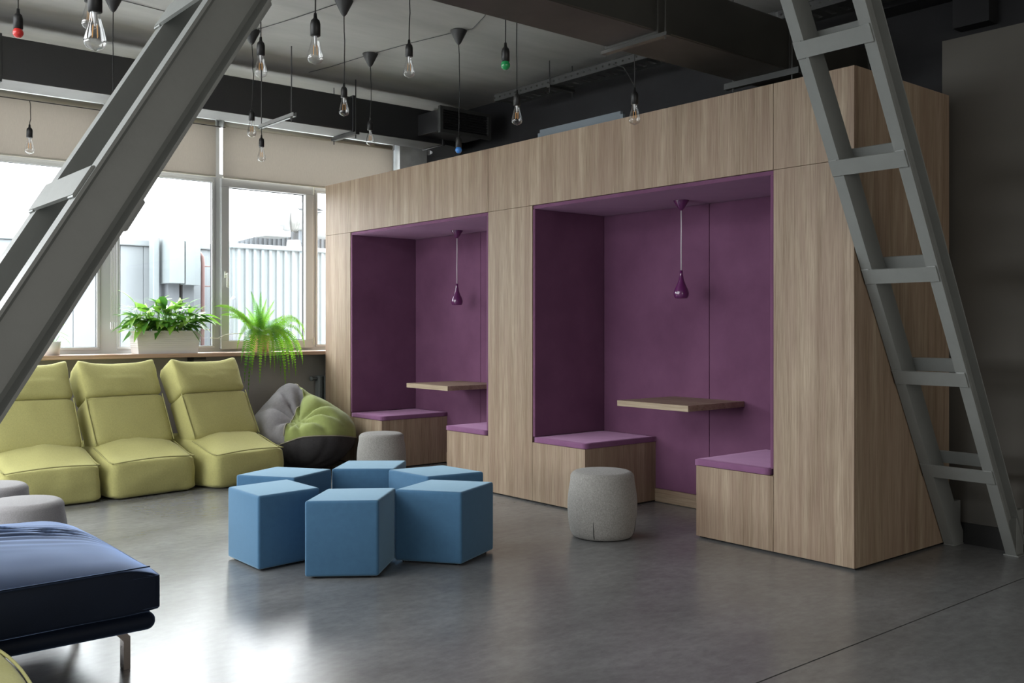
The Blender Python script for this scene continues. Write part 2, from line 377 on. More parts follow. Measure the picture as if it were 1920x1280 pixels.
# blinds
def blind(x0, x1, label, chain=None):
    b = thing('roller_blind', label, 'blind', group='roller blinds over the window wall')
    obj('blind_cloth', B(x0, x1, 9.075, 9.078, 2.825, 3.335), M_blind, b)
    obj('bottom_bar', B(x0, x1, 9.068, 9.084, 2.812, 2.83, bev=.003), M_blindtube, b)
    bm = bmesh.new(); tube(bm, [(x0, 9.085, 3.345), (x1, 9.085, 3.345)], .026, 14); obj('roller', bm, M_blindtube, b, True)
    for xx in (x0, x1): obj('bracket', B(xx-.008, xx+.008, 9.05, 9.16, 3.315, 3.385, bev=.003), M_frame, b)
    if chain:
        for dx in (-.018, .016):
            bm = bmesh.new(); pts = []
            for k in range(0, 41):
                a = k/40*2*math.pi
                pts.append((chain+dx+.012*math.sin(a), 9.055, 1.36+.03*(1-math.cos(a))/2*(1 if k in (0,) else 1)))
            tube(bm, [(chain+dx-.009, 9.055, 3.33), (chain+dx-.009, 9.055, 1.37)], .0022, 5)
            tube(bm, [(chain+dx+.009, 9.055, 3.33), (chain+dx+.009, 9.055, 1.37)], .0022, 5)
            tube(bm, [(chain+dx-.009, 9.055, 1.39), (chain+dx-.008, 9.055, 1.33), (chain+dx, 9.055, 1.32), (chain+dx+.008, 9.055, 1.33), (chain+dx+.009, 9.055, 1.39)], .007, 6)
            obj('pull_chain', bm, M_cordwhite, b, True)
blind(3.862, 5.835, 'wide beige roller blind above the opening window and the wooden booth')
blind(2.86, 3.79, 'beige roller blind directly right of the grey diagonal ladder, above the peace lily', 2.82)
blind(.755, 2.74, 'wide beige roller blind left of the grey diagonal ladder')
blind(-.24, .69, 'beige roller blind further left along the window wall')
bm = bmesh.new(); box(bm, -8.0, 5.90, 9.03, 9.16, 3.388, 3.50); struct('trim_3', bm, M_frame)
# radiator below the sill
rad = thing('radiator', 'grey column radiator under the sill, half hidden by the wooden booth', 'radiator', (4.78, 8.93, 0))
for k in range(9):
    bm = bmesh.new(); box(bm, .06+k*.06, .108+k*.06, -.0, .10, .20, .84, bev=.012, seg=2); obj('radiator_column', bm, M_rad, rad)
bm = bmesh.new(); tube(bm, [(0, .05, .81), (.07, .05, .81)], .018, 10); tube(bm, [(-.012, .05, .81), (.012, .05, .81)], .026, 10); obj('valve', bm, M_rad, rad, True)
bm = bmesh.new(); tube(bm, [(.02, .05, .25), (.60, .05, .25)], .015, 8); tube(bm, [(.1, .05, .25), (.1, .05, .0)], .01, 8); tube(bm, [(.5, .05, .25), (.5, .05, .0)], .01, 8); obj('pipe', bm, M_rad, rad, True)

# ================================================================= BOOTH
booth = thing('seating_booth', 'long ash-laminate booth with two purple velvet seating bays', 'booth')
XF = 4.842; XI = 4.860
def panel(y0, y1, z0, z1, nm='panel'):
    g = .0012
    return obj(nm, B(XF, XI, y0+g, y1-g, z0+g, z1-g, bev=.0008), M_woodZ, booth)
for (a, b) in ((2.857, 3.383), (3.383, 6.111), (6.111, 8.299), (8.299, 8.80)): panel(a, b, 2.28, 2.794)
for (a, b) in ((2.857, 3.383), (5.564, 6.111), (8.299, 8.80)): panel(a, b, .012, 2.28)
for (a, b) in ((3.383, 3.966), (4.983, 5.564), (6.111, 6.68), (7.72, 8.299)): panel(a, b, .012, .462, 'bench_front')
obj('side_panel', B(XI, 5.94, 2.857, 2.875, .012, 2.794, bev=.0008), M_woodZ, booth)
obj('side_panel', B(XI, 5.94, 8.782, 8.80, .012, 2.794), M_woodZ, booth)
obj('roof_panel', B(XI, 5.94, 2.875, 8.782, 2.74, 2.76), M_woodZ, booth)
obj('back_panel', B(5.922, 5.94, 2.875, 8.782, .012, 2.74), M_woodZ, booth)
bm = bmesh.new(); box(bm, 4.872, 5.93, 2.87, 3.96, 0, .012); box(bm, 4.872, 5.93, 4.99, 6.67, 0, .012); box(bm, 4.872, 5.93, 7.73, 8.79, 0, .012); box(bm, 5.61, 5.93, 3.9, 8.0, 0, .012)
obj('plinth', bm, M_baseb, booth)
for (y0, y1, ya, yb, ym) in ((3.383, 5.564, 3.966, 4.983, 4.464), (6.111, 8.299, 6.68, 7.72, 7.182)):
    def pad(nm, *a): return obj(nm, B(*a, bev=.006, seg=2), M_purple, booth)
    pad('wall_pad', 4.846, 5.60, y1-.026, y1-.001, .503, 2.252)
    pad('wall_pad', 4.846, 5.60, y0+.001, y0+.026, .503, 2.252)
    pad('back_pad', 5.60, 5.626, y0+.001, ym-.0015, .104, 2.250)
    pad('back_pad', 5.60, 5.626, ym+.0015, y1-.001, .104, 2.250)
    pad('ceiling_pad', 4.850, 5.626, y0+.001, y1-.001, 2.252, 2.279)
    obj('kickboard', B(5.592, 5.61, ya, yb, .004, .103), M_woodY, booth)
    obj('bench_side', B(XI, 5.60, ya-.018, ya, .012, .462), M_woodZ, booth)
    obj('bench_side', B(XI, 5.60, yb, yb+.018, .012, .462), M_woodZ, booth)
    obj('bench_top', B(XI, 5.60, y0+.002, ya-.018, .444, .462), M_woodZ, booth)
    obj('bench_top', B(XI, 5.60, yb+.018, y1-.002, .444, .462), M_woodZ, booth)
    tb = obj('tabletop', B(4.99, 5.598, ym+.014-.325+.0, ym+.014+.325, .782, .822, bev=.001), M_woodY, booth)
    obj('table_bracket', B(5.3, 5.598, ym-.02, ym+.05, .765, .782), M_strut, booth)
    obj('edge_band', B(4.988, 4.990, ym+.014-.325, ym+.014+.325, .782, .822), M_woodEdge, tb)
def seatpad(y0, y1, label):
    hx, hy, hz = (5.598-4.838)/2, (y1-y0)/2-.001, .0195
    cx, cy = (5.598+4.838)/2, (y0+y1)/2
    bm = puffy(hx, hy, hz, 14, (.002, .002, .003), .10, .0012, 9, int(y0*10))
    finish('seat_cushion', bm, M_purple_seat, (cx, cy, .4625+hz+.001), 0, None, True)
    return tag(bpy.context.view_layer.objects.active if False else COL.objects[-1], label, 'cushion', 'purple seat cushions in the booth')
seatpad(3.411, 3.972, 'purple seat cushion on the bench nearest the right-hand ladder')
seatpad(4.977, 5.536, 'purple seat cushion on the left bench of the larger right-hand bay, behind the grey pouf')
seatpad(6.139, 6.686, 'purple seat cushion on the right bench of the far bay, left of the wood pillar')
seatpad(7.714, 8.271, 'purple seat cushion on the left bench of the far bay, beside the bean bag')
def booth_lamp(x, y, label, ztop=2.252, zbot=1.552):
    t = thing('pendant_lamp', label, 'pendant lamp', (x, y, ztop), group='purple drop pendants in the booth')
    obj('canopy', Lt([(0, 0), (.056, 0), (.056, -.004), (.022, -.055), (.008, -.072), (0, -.072)], 28), M_lamp, t, True)
    h = zbot-ztop
    bm = bmesh.new(); random.seed(int(y*9)); 
    tube(bm, [(0, 0, -.07), (.001, 0, -.2), (-.001, 0, -.36), (0, 0, h+.195)], .0038, 8); obj('cord', bm, M_cordwhite, t, True)
    p = [(0, .2), (.011, .2), (.012, .175), (.020, .13), (.034, .095), (.050, .062), (.056, .038), (.054, .018), (.046, .002), (.043, .0), (.040, .004), (.050, .03), (.04, .07), (0, .09)]
    obj('lamp_shade', Lt([(r*.98, z+h) for r, z in p], 32), M_lamp, t, True)
    obj('bulb', Lt([(0, h+.005), (.015, h+.012), (.02, h+.03), (.012, h+.05), (0, h+.06)], 14), M_stem, t, True)
booth_lamp(5.33, 4.50, 'glossy purple drop-shaped pendant lamp in the larger right-hand bay')
booth_lamp(5.38, 7.26, 'glossy purple drop-shaped pendant lamp in the far left-hand bay')
# pale board leaning on the booth roof
bm = bmesh.new(); box(bm, 5.19, 5.215, 4.94, 5.895, 2.762, 2.953)
es = [e for e in bm.edges if abs(e.verts[0].co.z-2.953) < 1e-4 and abs(e.verts[1].co.z-2.953) < 1e-4 or 0]
ve = [e for e in bm.edges if abs((e.verts[0].co-e.verts[1].co).normalized().x) > .9 and e.verts[0].co.z > 2.9]
bmesh.ops.bevel(bm, geom=ve, offset=.025, segments=4, affect='EDGES')
tag(obj('display_board', bm, M_board), 'pale grey-blue board with rounded corners standing on the booth roof', 'board')

# ================================================================= LADDERS (A-frame of steel channel)
def ladder(label, foot_x, slope, sgn, foot):
    """underside edge at x = foot_x + slope*z; the channel's depth runs towards sgn*x"""
    t = thing('steel_ladder', label, 'ladder', (0, 0, 0))
    dx = .163*sgn if sgn > 0 else -.155
    top = 3.698
    def P(z, d): return foot_x+slope*z+dx*d       # d: 0 underside, 1 upper side
    fw, th = .062, .009
    tl = .016
    def stringer(yi, out):
        # profile in (depth d in metres along perpendicular-cut x, y)
        bm = bmesh.new(); W_ = abs(dx)
        yo = yi+out*fw; yw = yi+out*th
        prof = [(0, yi), (0, yo), (tl*.6, yo), (tl*1.1, yw+out*.012), (tl*1.7, yw), (W_-tl*1.7, yw), (W_-tl*1.1, yw+out*.012), (W_-tl*.6, yo), (W_, yo), (W_, yi)]
        rows = []
        for z in (-.15, top):
            rows.append([bm.verts.new((P(z, d/W_), y, z)) for d, y in prof])
        k = len(prof)
        for i in range(k): bm.faces.new((rows[0][i], rows[0][(i+1) % k], rows[1][(i+1) % k], rows[1][i]))
        bm.faces.new(rows[0][::-1]); bm.faces.new(rows[1])
        for (co, no) in (((0, 0, 0.001), (0, 0, -1)), ((5.983, 0, 0), (1, 0, 0))):
            g = bmesh.ops.bisect_plane(bm, geom=bm.verts[:]+bm.edges[:]+bm.faces[:], plane_co=co, plane_no=no, clear_outer=True)
            ed = [e for e in g['geom_cut'] if isinstance(e, bmesh.types.BMEdge)]
            if ed: bmesh.ops.contextual_create(bm, geom=ed)
        return obj('stringer', bm, M_steel, t)
    stringer(2.482, -1); stringer(2.790, 1)
    ang = math.atan2(1, slope)        # direction along the stringer
    dvec = Vector((slope, 0, 1)).normalized()
    for i, z in enumerate((.494, 1.060, 1.628, 2.195, 2.763, 3.33)):
        bm = bmesh.new(); hl = .043; pt = .009
        for d, sg in ((0, -1), (1, 1)):
            zz_ = z+(.070 if d else 0); c = Vector((P(zz_, d), 0, zz_)); nrm = Vector((dvec.z, 0, -dvec.x))*(1 if dx > 0 else -1)*(1 if d else -1)
            # short plate welded across both stringers, corners a little uneven
            a0, a1 = 2.428+random.uniform(-.002, .002), 2.848+random.uniform(-.002, .002)
            q = []
            for y in (a0, a1):
                for s_ in (-hl, hl):
                    for tt in (0, pt): q.append(bm.verts.new(c+dvec*s_+nrm*tt+Vector((0, y, 0))))
            idx = [(0, 1, 3, 2), (4, 6, 7, 5), (0, 2, 6, 4), (1, 5, 7, 3), (0, 4, 5, 1), (2, 3, 7, 6)]
            for f in idx: bm.faces.new([q[j] for j in f])
            # weld beads
            for s_ in (-hl, hl):
                pts = [c+dvec*s_+nrm*.003+Vector((0, 2.43+k*.0222, 0))+dvec*random.uniform(-.0015, .0015) for k in range(3)]
                tube(bm, pts, .0045, 5)
                pts = [c+dvec*s_+nrm*.003+Vector((0, 2.806+k*.0222, 0))+dvec*random.uniform(-.0015, .0015) for k in range(3)]
                tube(bm, pts, .0045, 5)
        obj('rung', bm, M_steel, t)
    if foot:
        for y0, y1 in ((2.43, 2.475), (2.805, 2.85)):
            bm = bmesh.new(); box(bm, 5.885, 5.982, y0, y1, 0.001, .27, bev=.002); box(bm, 5.86, 5.982, y0-.02, min(y1+.02, 2.853), 0.001, .008)
            obj('foot_plate', bm, M_steel, t)
    else:
        for y0, y1 in ((2.40, 2.50), (2.78, 2.88)):
            obj('foot_plate', B(-.42, -.12, y0, y1, .001, .010), M_steel, t)
    return t
random.seed(4)
ladder('grey steel ladder leaning in front of the booth end wall at the right', 5.865, -.5762, 1, True)
ladder('grey steel ladder crossing the upper left close to the camera', -.174, .60, -1, False)

# ================================================================= SOFT SEATING
def lounge_chair(x, y, rz, seed, label):
    t = thing('lounge_chair', label, 'chair', (x, y, 0), rz, 'lime lounge chairs')
    hw = .352
    # seat block: fat front, rising to the rear
    def fs(q):
        yy = q.y+.40; k = min(1, max(0, (yy-.02)/.42))
        top = (q.z > 0)
        if top: q.z += .10*k*k*(3-2*k)*(q.z/.145)
        q.x *= 1.0+.02*math.sin(yy*5) - .03*max(0, q.z/.15)
        return Vector((q.x, yy, q.z+.150))
    bm = puffy(hw, .40, .147, 14, (.012, .018, .035), .22, .012, 4.5, seed, fs)
    for v in bm.verts: v.co.z = max(v.co.z, .002)
    obj('seat', bm, M_lime, t, True)
    def slab(hx, ht, hh, base, lean, z0, puff, seed):
        cs, sn = math.cos(lean), math.sin(lean)
        def f(q):
            # local: x width, y thickness, z up along the lean
            zz = q.z+hh; yy = q.y
            return Vector((q.x, base+yy*cs+zz*sn, z0+zz*cs-yy*sn))
        return puffy(hx, ht, hh, 12, puff, .20, .006, 6, seed, f)
    bm = slab(hw-.024, .115, .215, .43, R(29), .345, (.01, .022, .008), seed+1)
    obj('backrest', bm, M_lime, t, True)
    bm = slab(hw-.028, .125, .160, .628, R(33), .722, (.008, .030, .0), seed+2)
    for v in bm.verts:     # pinched, slightly eared top corners
        if v.co.z > .93: v.co.z += .055*(abs(v.co.x)/hw)**5 - .012*(1-(abs(v.co.x)/hw)**2)
    obj('headrest', bm, M_lime, t, True)
    # piping along the front top edge and down the front corners
    bm = bmesh.new()
    pts = [(-hw*.95+2*hw*.95*k/12, .012-.012*math.sin(math.pi*k/12), .285+.018*math.sin(math.pi*k/12)) for k in range(13)]
    tube(bm, pts, .0055, 6)
    obj('piping', bm, M_limepipe, t, True)
    for sx in (-1, 1):
        bm = bmesh.new()
        tube(bm, [(sx*hw*.965, .014+.07*k, .285+.100*(lambda u: u*u*(3-2*u))(min(1, .07*k/.42))) for k in range(6)], .0055, 6)
        obj('piping', bm, M_limepipe, t, True)
    for sx in (-1, 1):
        bm = bmesh.new(); pts = []
        for k in range(8):
            zz = .43*k/7; cs, sn = math.cos(R(29)), math.sin(R(29))
            pts.append((sx*(hw-.024), .43-.108*cs+zz*sn, .345+zz*cs+.108*sn))
        tube(bm, pts, .005, 6)
        obj('piping', bm, M_limepipe, t, True)
    return t
lounge_chair(1.955, 7.665, R(4), 3, 'lime green lounge chair leftmost of three, behind the grey diagonal ladder')
lounge_chair(2.725, 7.715, R(7), 11, 'lime green lounge chair in the middle of the row of three')
lounge_chair(3.54, 7.71, R(12), 23, 'lime green lounge chair nearest the bean bag, under the peace lily')
lounge_chair(0.725, 3.25, R(90), 31, 'lime green lounge chair cut off at the bottom left corner, before the ottoman')

# bean bag ---------------------------------------------------------
def beanbag(x, y, rz):
    t = thing('bean_bag', 'slumped bean bag in leaf green and grey, between the lime chairs and the booth', 'bean bag', (x, y, 0), rz)
    # local +y looks away from the room, +x to the right as seen from the room
    def surf(az, elv):
        d = Vector((math.cos(elv)*math.cos(az), math.cos(elv)*math.sin(az), math.sin(elv)))
        rx, ry, rz_ = .50, .48, (.36 if d.z < 0 else .36)
        p = Vector((d.x*rx, d.y*ry, d.z*rz_))
        p.z += .34
        # high ridge running round the back, higher at the left; the seat hollow faces the room
        up = max(0, d.z)
        ridge = math.exp(-((az-math.pi*.62)/.75)**2)
        p.z += .05*ridge*up*1.6
        # peak at upper left
        pk = math.exp(-(((p.x+.20)/.13)**2+((p.y-.12)/.25)**2)); p.z += .10*pk*up
        # hollow
        hx, hy = -.04, -.27
        r2 = ((p.x-hx)**2/.20**2+(p.y-hy)**2/.22**2)
        p.z -= .17*math.exp(-r2)*min(1, up*1.6)
        # folds radiating from the hollow
        a = math.atan2(p.y-hy, p.x-hx); rr = math.hypot(p.x-hx, p.y-hy)
        fold = (abs(math.sin(a*4.5+.6*math.sin(3*a)))**.6-.6)*.055*math.exp(-((rr-.20)/.17)**2)
        p.z += fold*up*1.2; p += d*fold*.35
        # soft sag to the right
        if p.x > .1 and p.z > .3: p.z -= (p.x-.1)*.28*up
        nn = mn.noise(p*5+Vector((3, 1, 2)))*.012+mn.noise(p*11)*.006
        p += d*nn
        p.z = max(.003, p.z)
        return p
    NA, NE = 132, 76
    grid = {}
    def seam_z(az):   # elevation of the seam between base and top
        c = math.cos(az)
        front = max(0, -math.sin(az))
        return R(2) + R(13)*front*math.cos(az-R(-65)) - R(20)*max(0, -c)*front - R(11)
    mats = {'base': (M_bagdark, []), 'grey': (M_bagrey, []), 'green': (M_green, [])}
    elv = [-math.pi/2+math.pi*j/NE for j in range(NE+1)]
    for j in range(NE):
        for i in range(NA):
            az = 2*math.pi*(i+.5)/NA; ev = (elv[j]+elv[j+1])/2
            a2 = (math.degrees(az)+360) % 360
            if ev < seam_z(az): k = 'base'
            else: k = 'grey' if (118 < a2 < 250) else 'green'
            mats[k][1].append((i, j))
    names = {'base': 'base_panel', 'grey': 'side_panel', 'green': 'seat_panel'}
    lab = {'base': 'charcoal lower panel', 'grey': 'mid-grey left panel', 'green': 'leaf green folded panel'}
    for k, (m, fs) in mats.items():
        bm = bmesh.new(); vs = {}
        def V(i, j):
            i %= NA
            key = (i, j) if 0 < j < NE else (0, j)
            if key not in vs: vs[key] = bm.verts.new(surf(2*math.pi*key[0]/NA, elv[j]))
            return vs[key]
        for i, j in fs:
            q = []
            for v in (V(i, j), V(i+1, j), V(i+1, j+1), V(i, j+1)):
                if v not in q: q.append(v)
            if len(q) > 2:
                try: bm.faces.new(q)
                except ValueError: pass
        o = obj(names[k], bm, m, t, True); o['label'] = lab[k]
    bm = bmesh.new()
    tube(bm, [surf(2*math.pi*i/60, seam_z(2*math.pi*i/60))*1.0+Vector((math.cos(2*math.pi*i/60), math.sin(2*math.pi*i/60), 0))*.003 for i in range(61)], .006, 6)
    for a in (118, 250):
        tube(bm, [surf(R(a), R(e))+Vector((0, 0, .002)) for e in range(4, 84, 4)], .005, 6)
    o = obj('piping', bm, M_bagpipe, t, True)
    return t
beanbag(4.33, 8.30, R(-28))

# poufs -------------------------------------------------------------
def pouf(x, y, m, label, h=.43, r=.223, cut=35):
    t = thing('pouf', label, 'pouf', (x, y, 0), R(cut), 'round upholstered poufs')
    prof = [(0, .008), (r*.84, .008), (r*.875, .016)]
    for k in range(1, 17):
        u = k/17; rr = r*(.875+.125*math.sin(math.pi*min(1, u*1.12))**.8) if u < .9 else r*.90
        prof.append((r*(.87+.13*math.sin(math.pi*(.10+.80*u))**1.1*1.05), .016+u*(h-.05-.016)))
    r0 = prof[-1][0]
    for k in range(1, 7):
        a = k/6*math.pi/2; prof.append((r0-.045+.045*math.cos(a)+0, h-.05+.042*math.sin(a)))
    rt = prof[-1][0]
    for k in range(1, 8): prof.append((rt*(1-k/7), h-.008+.010*(1-(1-k/7)**2)))
    obj('body', Lt(prof, 56), m, t, True)
    def rad(z):
        for (a, b) in zip(prof[2:], prof[3:]):
            if a[1] <= z <= b[1]: return a[0]+(b[0]-a[0])*(z-a[1])/(b[1]-a[1])
        return r*.9
    bm = bmesh.new()
    for a in range(4):
        th = math.pi/2*a+.35
        tube(bm, [((rad(z)+.0005)*math.cos(th), (rad(z)+.0005)*math.sin(th), z) for z in [.02+.016*k for k in range(8)]], [.003, .003, .003, .0028, .0024, .002, .0014, .0006], 5)
    obj('seam', bm, M_seam, t, True)
    obj('glide', Lt([(0, 0), (r*.78, 0), (r*.78, .009), (0, .009)], 40), M_black, t)
    return t
pouf(4.41, 4.38, M_pouf, 'grey fabric pouf standing alone in front of the larger booth bay', cut=10)
pouf(4.50, 7.18, M_pouf, 'grey fabric pouf between the bean bag and the far booth bay', r=.213)
pouf(1.275, 5.62, M_pouf2, 'pale grey pouf directly behind the navy ottoman')
pouf(1.255, 6.30, M_pouf2, 'pale grey pouf at the left edge, further back behind the ottoman')

# blue rhombic stools -------------------------------------------------
H = .418
def rhomb(c, e1, e2, label):
    """c: centre, e1,e2: half edge vectors"""
    t = thing('blue_stool', label, 'stool', (c[0], c[1], 0), 0, 'blue rhombic stools in a star')
    co = [(-e1[0]-e2[0], -e1[1]-e2[1]), (e1[0]-e2[0], e1[1]-e2[1]), (e1[0]+e2[0], e1[1]+e2[1]), (-e1[0]+e2[0], -e1[1]+e2[1])]
    bm = bmesh.new(); g = 7
    bmesh.ops.create_cube(bm, size=2.0)
    es = bm.edges[:]
    bmesh.ops.bevel(bm, geom=es, offset=.085, segments=4, affect='EDGES', profile=.6)
    for v in bm.verts:
        a, b_, z = v.co
        x = e1[0]*a+e2[0]*b_; y = e1[1]*a+e2[1]*b_
        v.co = Vector((x, y, .012+(z+1)/2*(H-.012)))
    obj('body', bm, M_blue, t, True)
    bm = bmesh.new()
    q = [Vector((x*.985, y*.985, H-.017)) for x, y in co]
    loop = []
    for i in range(4):
        A, Bv = q[i], q[(i+1) % 4]
        for k in range(1, 8): loop.append(A.lerp(Bv, .045+.91*(k-1)/6))
    tube(bm, loop+[loop[0]], .0028, 5, False)
    obj('piping', bm, M_blue, t, True)
    for x, y in co: obj('foot', Lt([(0, 0), (.014, 0), (.014, .02), (0, .02)], 10, (x*.80, y*.80, 0)), M_black, t)
    return t
def pv(a, s=.205): return (s*math.cos(R(a)), s*math.sin(R(a)))
SH = .205
rhomb((2.735, 4.67), pv(-36, SH*.96), pv(44, SH), 'blue rhombic stool frontmost of the six in the ring')
rhomb((2.505, 5.165), pv(-90, SH), pv(6, SH*.98), 'blue rhombic stool at the left of the ring, nearest the navy ottoman')
rhomb((3.305, 4.575), pv(-54, SH*.98), pv(25, SH), 'blue rhombic stool at the front right of the ring, towards the lone grey pouf')
rhomb((2.825, 5.665), pv(-56, SH), pv(26, SH*.98), 'blue rhombic stool at the back left of the ring, in front of the lime chairs')
rhomb((3.42, 5.60), pv(-39, SH), pv(45, SH*.98), 'blue rhombic stool rearmost in the ring, in front of the far pouf')
rhomb((3.60, 5.09), pv(-86, SH), pv(-9, SH*.98), 'blue rhombic stool at the back right of the ring, nearest the wood pillar')

# navy ottoman --------------------------------------------------------
ot = thing('ottoman', 'large navy velvet ottoman on dark metal legs at the lower left', 'ottoman', (0.52, 4.23, 0))
def fo(q):
    p = Vector(q)
    if p.z > .05:
        k = (1-(p.x/.80)**2)*(1-(p.y/.60)**2)
        # gathered pleats running across the middle
        w = math.exp(-((p.y-.10)/.17)**2)*math.exp(-((p.x-.30)/.55)**2)
        s_ = p.y*1.0+.05*mn.noise(Vector((p.x*1.8, 1, 2)))+.03*p.x
        p.z += w*.024*math.sin(s_*95+2*mn.noise(Vector((p.x*3, p.y*9, 0)))) * (.5+.5*mn.noise(Vector((p.x*4, p.y*14, 3))))
        edge = max(0, (abs(p.x)-.62)/.16); p.z -= .03*min(1, edge)**2
    return p+Vector((0, 0, .364))
obj('cushion', puffy(.785, .60, .092, 76, (.012, .012, .078), .22, .003, 3, 5, fo), M_navy, ot, True)
bm = bmesh.new()
for zz in (.452, .285):
    dy = .597 if zz > .4 else .590
    tube(bm, [(-.74, -dy-.004, zz), (0, -dy-.010, zz-.004), (.74, -dy-.003, zz)], .003, 6)
obj('seam', bm, M_navy, ot, True)
obj('base', B(-.775, .775, -.585, .585, .204, .272, bev=.0335, seg=7), M_navy, ot, True)
for sx in (-1, 1):
    for sy in (-1, 1):
        bm = bmesh.new()
        bx, by = sx*.735, sy*.34
        pts = [(bx-sx*.17, by, .195), (bx-sx*.12, by, .185), (bx, by, .13), (bx, by, .0)]
        for (a, b_) in ((((bx-sx*.13), .195), (bx, .135)),):
            dxx = sx*.014
            vs = []
            prof = [(bx-sx*.06, .206), (bx+sx*.012, .130), (bx+sx*.012, .001), (bx-sx*.014, .001), (bx-sx*.014, .115), (bx-sx*.10, .206)]
            lo = [bm.verts.new((px, by-.022, pz)) for px, pz in prof]; hi = [bm.verts.new((px, by+.022, pz)) for px, pz in prof]
            bm.faces.new(lo); bm.faces.new(hi[::-1])
            for i in range(6): bm.faces.new((lo[i], lo[(i+1) % 6], hi[(i+1) % 6], hi[i]))
        obj('leg', bm, M_leg, ot)

# ================================================================= CEILING SERVICES
def hang(bm, x, y, z0, z1=3.699): tube(bm, [(x, y, z0), (x, y, z1)], .005, 6)
# duct along the window wall
d1 = thing('air_duct', 'long black rectangular air duct above the windows', 'duct')
for (a, b) in ((-8.0, -5.0), (-5.0, -2.0), (-2.0, 1.66), (1.66, 4.70), (4.70, 5.75)):
    q = obj('duct_section', B(a+.004, b-.004, 8.0, 8.34, 3.215, 3.538, bev=.006), M_duct, d1)
    obj('underside_sheet', B(a+.02, b-.02, 8.004, 8.336, 3.212, 3.2155), M_ductlit, q)  # thin overlay that paints the window-lit bottom face, no separate sheet
    obj('flange', B(b-.014, b+.014, 7.985, 8.355, 3.20, 3.553, bev=.003), M_duct, d1)
# elbow at the end
bm = bmesh.new(); rows = []
for k in range(9):
    a = math.pi/2*k/8; cx, cy = 5.75, 8.62
    r_in, r_out = .28, .62
    rows.append([bm.verts.new((cx+math.sin(a)*rr*.85, cy-math.cos(a)*rr, z)) for rr, z in ((r_in, 3.215), (r_out, 3.215), (r_out, 3.538), (r_in, 3.538))])
for i in range(8):
    for k in range(4): bm.faces.new((rows[i][k], rows[i][(k+1) % 4], rows[i+1][(k+1) % 4], rows[i+1][k]))
bm.faces.new(rows[0][::-1]); bm.faces.new(rows[-1])
obj('elbow', bm, M_duct, d1)
for x in (-3.4, -.4, 1.64, 4.705):
    bm = bmesh.new(); box(bm, x-.02, x+.02, 7.93, 8.40, 3.175, 3.20); hang(bm, x, 7.965, 3.14); hang(bm, x, 8.38, 3.14)
    obj('hanger', bm, M_duct, d1)
# grille box on the duct
gb = obj('grille_box', B(5.44, 6.02, 7.62, 8.0, 3.26, 3.47, bev=.004), M_duct, d1)
bm = bmesh.new(); box(bm, 5.42, 6.05, 7.585, 7.62, 3.235, 3.27); box(bm, 5.42, 6.05, 7.585, 7.62, 3.46, 3.495); box(bm, 5.42, 5.455, 7.585, 7.62, 3.27, 3.46); box(bm, 6.015, 6.05, 7.585, 7.62, 3.27, 3.46)
obj('grille_frame', bm, M_tray, gb)
for k in range(7):
    obj('slat', B(5.46, 6.01, 7.592, 7.618, 3.283+k*.026, 3.288+k*.026), M_duct, gb)
# big duct towards the right-hand wall
d2 = thing('air_duct', 'big dark duct crossing the ceiling above the booth', 'duct')
for (a, b, e) in ((-3.0, .6, .0), (.6, 4.065, .0), (4.065, 5.33, -.004), (5.33, 6.29, .0)):
    q = obj('duct_section', B(a+.004, b-.004, 3.60+e, 3.985-e, 3.0, 3.315, bev=.006), M_duct2, d2)
    obj('underside_sheet', B(a+.02, b-.02, 3.604+e, 3.981-e, 2.997, 3.0005), M_ductlit2, q)  # overlay with painted light on the bottom face, not a duct part
    obj('flange', B(b-.018, min(b+.018, 6.295), 3.585, 4.0, 2.985, 3.33, bev=.003), M_duct2, d2)
for x in (1.0, 4.075):
    bm = bmesh.new(); box(bm, x-.02, x+.02, 3.53, 4.04, 2.965, 2.985); hang(bm, x, 3.555, 2.95); hang(bm, x, 4.02, 2.95); obj('hanger', bm, M_duct2, d2)
bm = bmesh.new()
box(bm, 5.275, 5.279, 3.50, 4.08, 2.955, 2.995); box(bm, 5.311, 5.315, 3.50, 4.08, 2.955, 2.995); box(bm, 5.279, 5.311, 3.50, 4.08, 2.955, 2.959)
for yy in (3.56, 4.02): hang(bm, 5.295, yy, 2.925)
obj('strut', bm, M_tray, d2)
for k in range(12):
    pass
# slim duct behind the ladder
# cable tray
tr = thing('cable_tray', 'perforated grey cable tray hung under the ceiling along the dark wall', 'cable tray')
Y0, Y1 = 0.6, 7.10
for side, xx in (('a', 5.70), ('b', 5.94)):
    bm = bmesh.new()
    # side web with real slots
    n_ = int((Y1-Y0)/.075)
    zlo, zhi = 3.485, 3.545
    box(bm, xx, xx+.002, Y0, Y1, zlo, zlo+.024); box(bm, xx, xx+.002, Y0, Y1, zhi-.024, zhi)
    for k in range(n_):
        ya = Y0+(Y1-Y0)*k/n_; box(bm, xx, xx+.002, ya, ya+.058, zlo+.024, zhi-.024)
    box(bm, xx-.008, xx+.010, Y0, Y1, zhi, zhi+.003)
    obj('side_rail', bm, M_tray, tr)
bm = bmesh.new()
box(bm, 5.702, 5.76, Y0, Y1, 3.483, 3.485); box(bm, 5.88, 5.94, Y0, Y1, 3.483, 3.485)
for k in range(60):
    ya = Y0+(Y1-Y0)*k/60; box(bm, 5.76, 5.88, ya, ya+.07, 3.483, 3.485)
obj('tray_base', bm, M_tray, tr)
for y in (1.2, 2.9, 4.6, 6.3):
    bm = bmesh.new(); tube(bm, [(5.685, y, 3.42), (5.685, y, 3.699)], .005, 6); tube(bm, [(5.96, y, 3.42), (5.96, y, 3.699)], .005, 6); box(bm, 5.67, 5.975, y-.02, y+.02, 3.46, 3.482); obj('hanger', bm, M_tray, tr)
